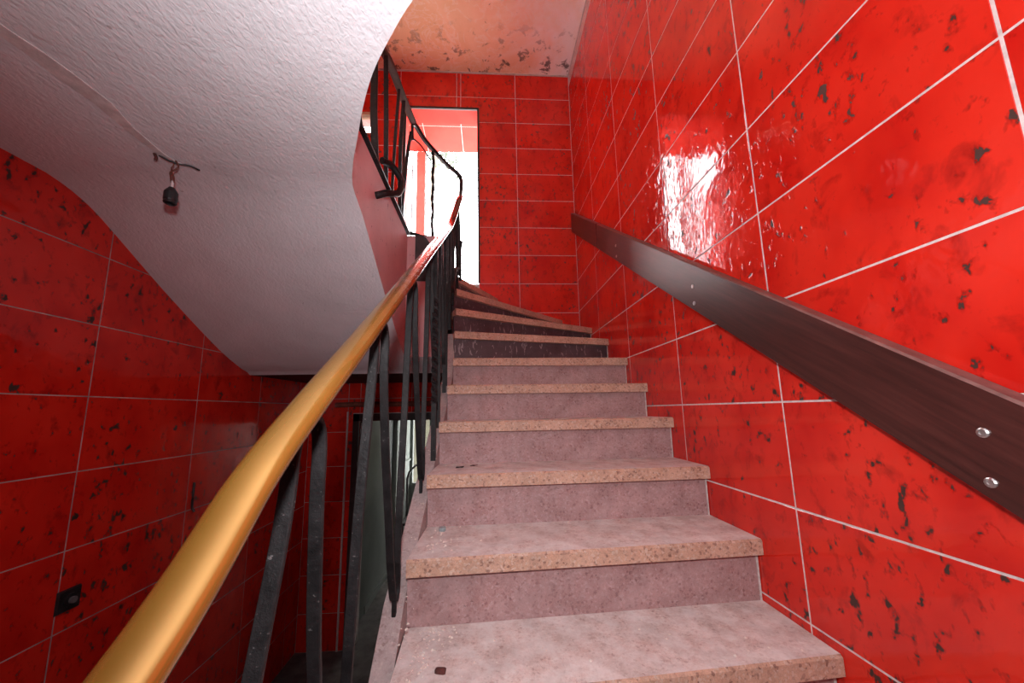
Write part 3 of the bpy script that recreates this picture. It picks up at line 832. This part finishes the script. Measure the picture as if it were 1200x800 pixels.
for (y, z) in ((.576, -.051), (.579, -.133), (1.36, .48), (1.36, .40), (2.15, 1.03), (2.15, .95)):
    z = min(max(z, zb(y) + .03), zb(y) + HT - .03)
    m = MB(); V = []; n = 12
    for r, d in ((.0085, 0), (.0085, .002), (.006, .0035), (.004, .0035), (.0035, .002)):
        V += [(x0 - d, y + r * math.cos(2 * math.pi * i / n), z + r * math.sin(2 * math.pi * i / n)) for i in range(n)]
    F = [(k * n + i, k * n + (i + 1) % n, (k + 1) * n + (i + 1) % n, (k + 1) * n + i) for k in range(4) for i in range(n)] + [tuple(range(4 * n, 5 * n))]
    sc = .5 if y > 1 else 1
    m.mesh(V, F); o = m.build('bolt', M['steel'], hb)
    if y < 1: o['label'] = 'round steel bolt head'
# wall brackets between board and tiles
for y in (.4, 1.6, 2.9):
    m = MB(); m.box((x1, y - .02, zb(y) + .06), (XR, y + .02, zb(y) + .12)); m.build('spacer', M['steel'], hb)

# ------------------------------------------------------------------ lamp holder hanging from the underside
lx, ly = -1.096, 1.232
lh = tag(empty('lamp_holder', (lx, ly, .73)), 'black bakelite lamp holder hanging on bare wires from the white underside', 'lamp')
m = MB(); n = 16; prof = [(.0, .79), (.012, .79), (.016, .783), (.022, .775), (.0275, .765), (.0275, .728), (.0255, .722), (.0265, .716), (.0255, .712), (.021, .708), (.019, .712), (.019, .74), (0, .74)]
V = [(lx + .72 * r * math.cos(2 * math.pi * i / n), ly + .72 * r * math.sin(2 * math.pi * i / n), .79 + (z - .79) * .74) for r, z in prof for i in range(n)]
m.mesh(V, [(k * n + i, k * n + (i + 1) % n, (k + 1) * n + (i + 1) % n, (k + 1) * n + i) for k in range(len(prof) - 1) for i in range(n)], smooth=False)
m.build('socket', M['bakelite'], lh)
m = MB(); m.sweep([(lx, ly, .79), (lx, ly, .815)], circ(.0045, 8)); m.build('cable_sleeve', M['patch'], lh)
m = MB(); m.sweep(catmull([(lx - .004, ly, .81), (lx - .009, ly, .835), (lx - .012, ly, .85), (lx + .006, ly, .862), (lx + .012, ly, .875), (lx, ly, .897)], 5), circ(.0028, 6)); m.build('wire', M['copper'], lh)
m = MB(); m.sweep(catmull([(lx + .004, ly, .81), (lx + .002, ly, .83), (lx - .006, ly, .848), (lx - .010, ly, .865), (lx - .004, ly, .88), (lx - .012, ly, .897)], 5), circ(.0024, 6)); m.build('wire', M['copper'], lh)
m = MB(); m.sweep(catmull([(lx - .03, ly - .03, .893), (lx - .012, ly - .012, .886), (lx + .008, ly + .004, .885), (lx + .03, ly + .02, .891), (lx + .05, ly + .034, .887), (lx + .056, ly + .034, .884)], 4), circ(.003, 6)); m.build('wire', M['bakelite'], lh)
m = MB(); m.sweep(catmull([(lx - .04, ly - .036, .895), (lx - .036, ly - .032, .882), (lx - .04, ly - .03, .874)], 4), circ(.005, 6)); m.build('wire_end', M['brown'], lh)

# ------------------------------------------------------------------ light switch on the left wall
sy, sz = 1.608, -.688
ls = tag(empty('light_switch', (XL, sy, sz)), 'square black rotary light switch plate on the left tiled wall', 'switch')
m = MB(); a = .041
V = [(XL, sy - a, sz - a), (XL, sy + a, sz - a), (XL, sy + a, sz + a), (XL, sy - a, sz + a)] + [(XL + .009, sy + s1 * (a - .004), sz + s2 * (a - .004)) for s1, s2 in ((-1, -1), (1, -1), (1, 1), (-1, 1))]
m.mesh(V, [(0, 1, 2, 3), (4, 5, 6, 7), (0, 1, 5, 4), (1, 2, 6, 5), (2, 3, 7, 6), (3, 0, 4, 7)]); m.build('plate', M['bakelite'], ls)
m = MB(); m.sweep([(XL + .009, sy, sz), (XL + .016, sy, sz)], circ(.024, 16), smooth=False); m.build('ring', M['bakelite'], ls)
m = MB(); m.sweep([(XL + .016, sy, sz), (XL + .026, sy, sz)], circ(.012, 12), smooth=False); o = m.build('knob', plain('grey_knob', (.16, .15, .16), .4, 0, .2, 40), ls); o['label'] = 'grey round knob'
# black cable stub on the wall near the handrail
m = MB(); m.sweep(catmull([(XL + .006, 2.165, -.36), (XL + .01, 2.16, -.43), (XL + .008, 2.165, -.49), (XL + .02, 2.17, -.515)], 5), circ(.006, 8)); 
tag(m.build('cable_stub', M['bakelite']), 'short black cable stub on the dark left wall beside the handrail', 'cable')

# ------------------------------------------------------------------ chair in the corridor
cx, cy, cz = -1.0, 5.5, ZF
ch = tag(empty('chair', (cx, cy, cz)), 'tall black metal chair with a pierced back in the lower corridor', 'chair')
m = MB(); m.prism([(cx - .2, cy - .2), (cx + .2, cy - .2), (cx + .2, cy + .2), (cx - .2, cy + .2)], cz + .43, cz + .46); m.build('seat', M['frame_dark'], ch)
for sx in (-.18, .18):
    for s2 in (-.18, .18):
        m = MB(); m.sweep([(cx + sx, cy + s2, cz), (cx + sx * .95, cy + s2 * .95, cz + .44)], circ(.012, 8)); m.build('leg', M['frame_dark'], ch)
m = MB(); arch = [(-.2, .44), (-.2, .98), (-.17, 1.08), (-.08, 1.17), (.08, 1.17), (.17, 1.08), (.2, .98), (.2, .44)]
m.sweep([(cx + u, cy + .2, cz + v) for u, v in arch], rrect(.03, .05, .008), up=Vector((0, 1, 0)), smooth=False); bk = m.build('backrest', M['frame_dark'], ch)
for u in (-.1, 0, .1):
    m = MB(); m.box((cx + u - .025, cy + .19, cz + .45), (cx + u + .025, cy + .205, cz + 1.14)); m.build('slat', M['frame_dark'], bk)
for v in (.6, .8, 1.0):
    m = MB(); m.box((cx - .19, cy + .192, cz + v - .02), (cx + .19, cy + .2, cz + v + .02)); m.build('slat', M['frame_dark'], bk)

# ------------------------------------------------------------------ tree outside the doorway
tr = tag(empty('tree', (-1.7, 8.2, ZL)), 'pale overexposed tree outside beyond the bright doorway', 'tree')
m = MB(); m.sweep([(-1.7, 8.2, ZL - .02), (-1.55, 8.22, 3.6), (-1.2, 8.2, 6.3)], circ(.07, 8)); m.build('trunk', M['bark'], tr)
m = MB()
for i in range(420):
    c = Vector((-1.2 + random.gauss(0, .30), 8.2 + random.gauss(0, .4), 6.35 + random.gauss(0, .2)))
    a = Vector((random.uniform(-1, 1), random.uniform(-1, 1), random.uniform(-1, 1))).normalized(); d = a.cross(Vector((.3, .2, 1))).normalized()
    s1, s2 = random.uniform(.05, .09), random.uniform(.02, .04)
    m.quad([c - a * s1, c + d * s2, c + a * s1, c - d * s2])
fo = m.build('foliage', M['foliage'], tr); fo['kind'] = 'stuff'

# ------------------------------------------------------------------ litter on the steps
def tread_z(k): return Zt[k + low]
m = MB()
def crumb(x, y, z, s):
    n = 5; a0 = random.random() * 6; h = s * random.uniform(.3, .8)
    V = [(x + s * random.uniform(.6, 1) * math.cos(a0 + i * 1.257), y + s * random.uniform(.6, 1) * math.sin(a0 + i * 1.257), z) for i in range(n)] + [(x + random.uniform(-.3, .3) * s, y, z + h)]
    m.mesh(V, [(i, (i + 1) % n, n) for i in range(n)])
for k, cnt in ((0, 150), (1, 110), (2, 50), (3, 24)):
    for i in range(cnt):
        y0 = Lp[k + low][1] + .015; y1 = Lp[k + low + 1][1] + .02
        x = -.195 + abs(random.gauss(0, .045)) if random.random() < .62 else random.uniform(-.19, .84)
        y = random.uniform(y0 + .02, y1) + (x + .2) * .06
        crumb(x, y, tread_z(k), random.choice((.0016, .0024, .003, .004, .0058)))
for i in range(46):
    y = random.uniform(.7, 1.7); crumb(random.uniform(-.258, -.208), y, zstr(y), random.choice((.002, .003, .004, .0055)))
tag(m.build('plaster_crumbs', M['crumbs']), 'pale crumbs of plaster and paint strewn over the lower steps', 'debris', kind='stuff')

def lump(name, mat, x, y, z, a, b_, h, label, cat, rot=0, parent=None):
    bm = bmesh.new(); bmesh.ops.create_cube(bm, size=2); bmesh.ops.bevel(bm, geom=bm.edges[:], offset=.35, segments=1, affect='EDGES')
    for v in bm.verts:
        j = 1 + random.uniform(-.15, .12); v.co = Vector((v.co.x * a * j, v.co.y * b_ * j, max(v.co.z, -.55) * h * j))
    bmesh.ops.rotate(bm, verts=bm.verts, cent=(0, 0, 0), matrix=Matrix.Rotation(rot, 3, 'Z'))
    me = bpy.data.meshes.new(name); bm.to_mesh(me); bm.free(); me.materials.append(mat)
    o = bpy.data.objects.new(name, me); COL.objects.link(o); o.location = (x, y, z + h * .5)
    return tag(o, label, cat)
lump('stone_chip', M['brown'], -.117, .972, tread_z(0), .0125, .007, .006, 'dark red brown chip lying on the lowest visible step', 'debris', -.2)
lump('mortar_lump', M['bluegrey'], -.165, 1.385, tread_z(1), .012, .011, .009, 'small blue grey lump against a riser at the left end of the second step', 'debris')
def leaf(name, mat, x, y, z, s, w_, label, rot=0):
    m = MB(); c, sn = math.cos(rot), math.sin(rot)
    pts = [(-1, 0, .0), (-.5, .8, .35), (.2, 1, .2), (1, .1, .6), (.3, -.8, .15), (-.4, -.7, .3)]
    q = [(x + (px * c - py * sn) * s, y + (px * sn + py * c) * w_, z + pz * s * .5 + .001) for px, py, pz in pts]
    ctr = (x, y, z + s * .12)
    n = len(q)
    m.mesh(q + [ctr], [(i, (i + 1) % n, n) for i in range(n)])
    V = [(a_, b_, c_ - .0012) for a_, b_, c_ in q + [ctr]]
    m.mesh(V, [((i + 1) % n, i, n) for i in range(n)]); m.mesh(q + V[:n], [(i, (i + 1) % n, n + (i + 1) % n, n + i) for i in range(n)])
    return tag(m.build(name, mat), label, 'leaf')
leaf('dry_leaf', M['leaf'], -.172, 1.90, tread_z(4), .026, .014, 'curled tan dry leaf at the left end of a middle step', .2)
leaf('dead_leaf', M['dark_leaf'], -.115, 1.56, tread_z(2), .020, .012, 'dark shrivelled leaf near the left end of the third step', .4)
leaf('dead_leaf', M['dark_leaf'], -.06, 1.60, tread_z(2), .018, .010, 'flat dark leaf lying right of the shrivelled one on the third step', -.3)
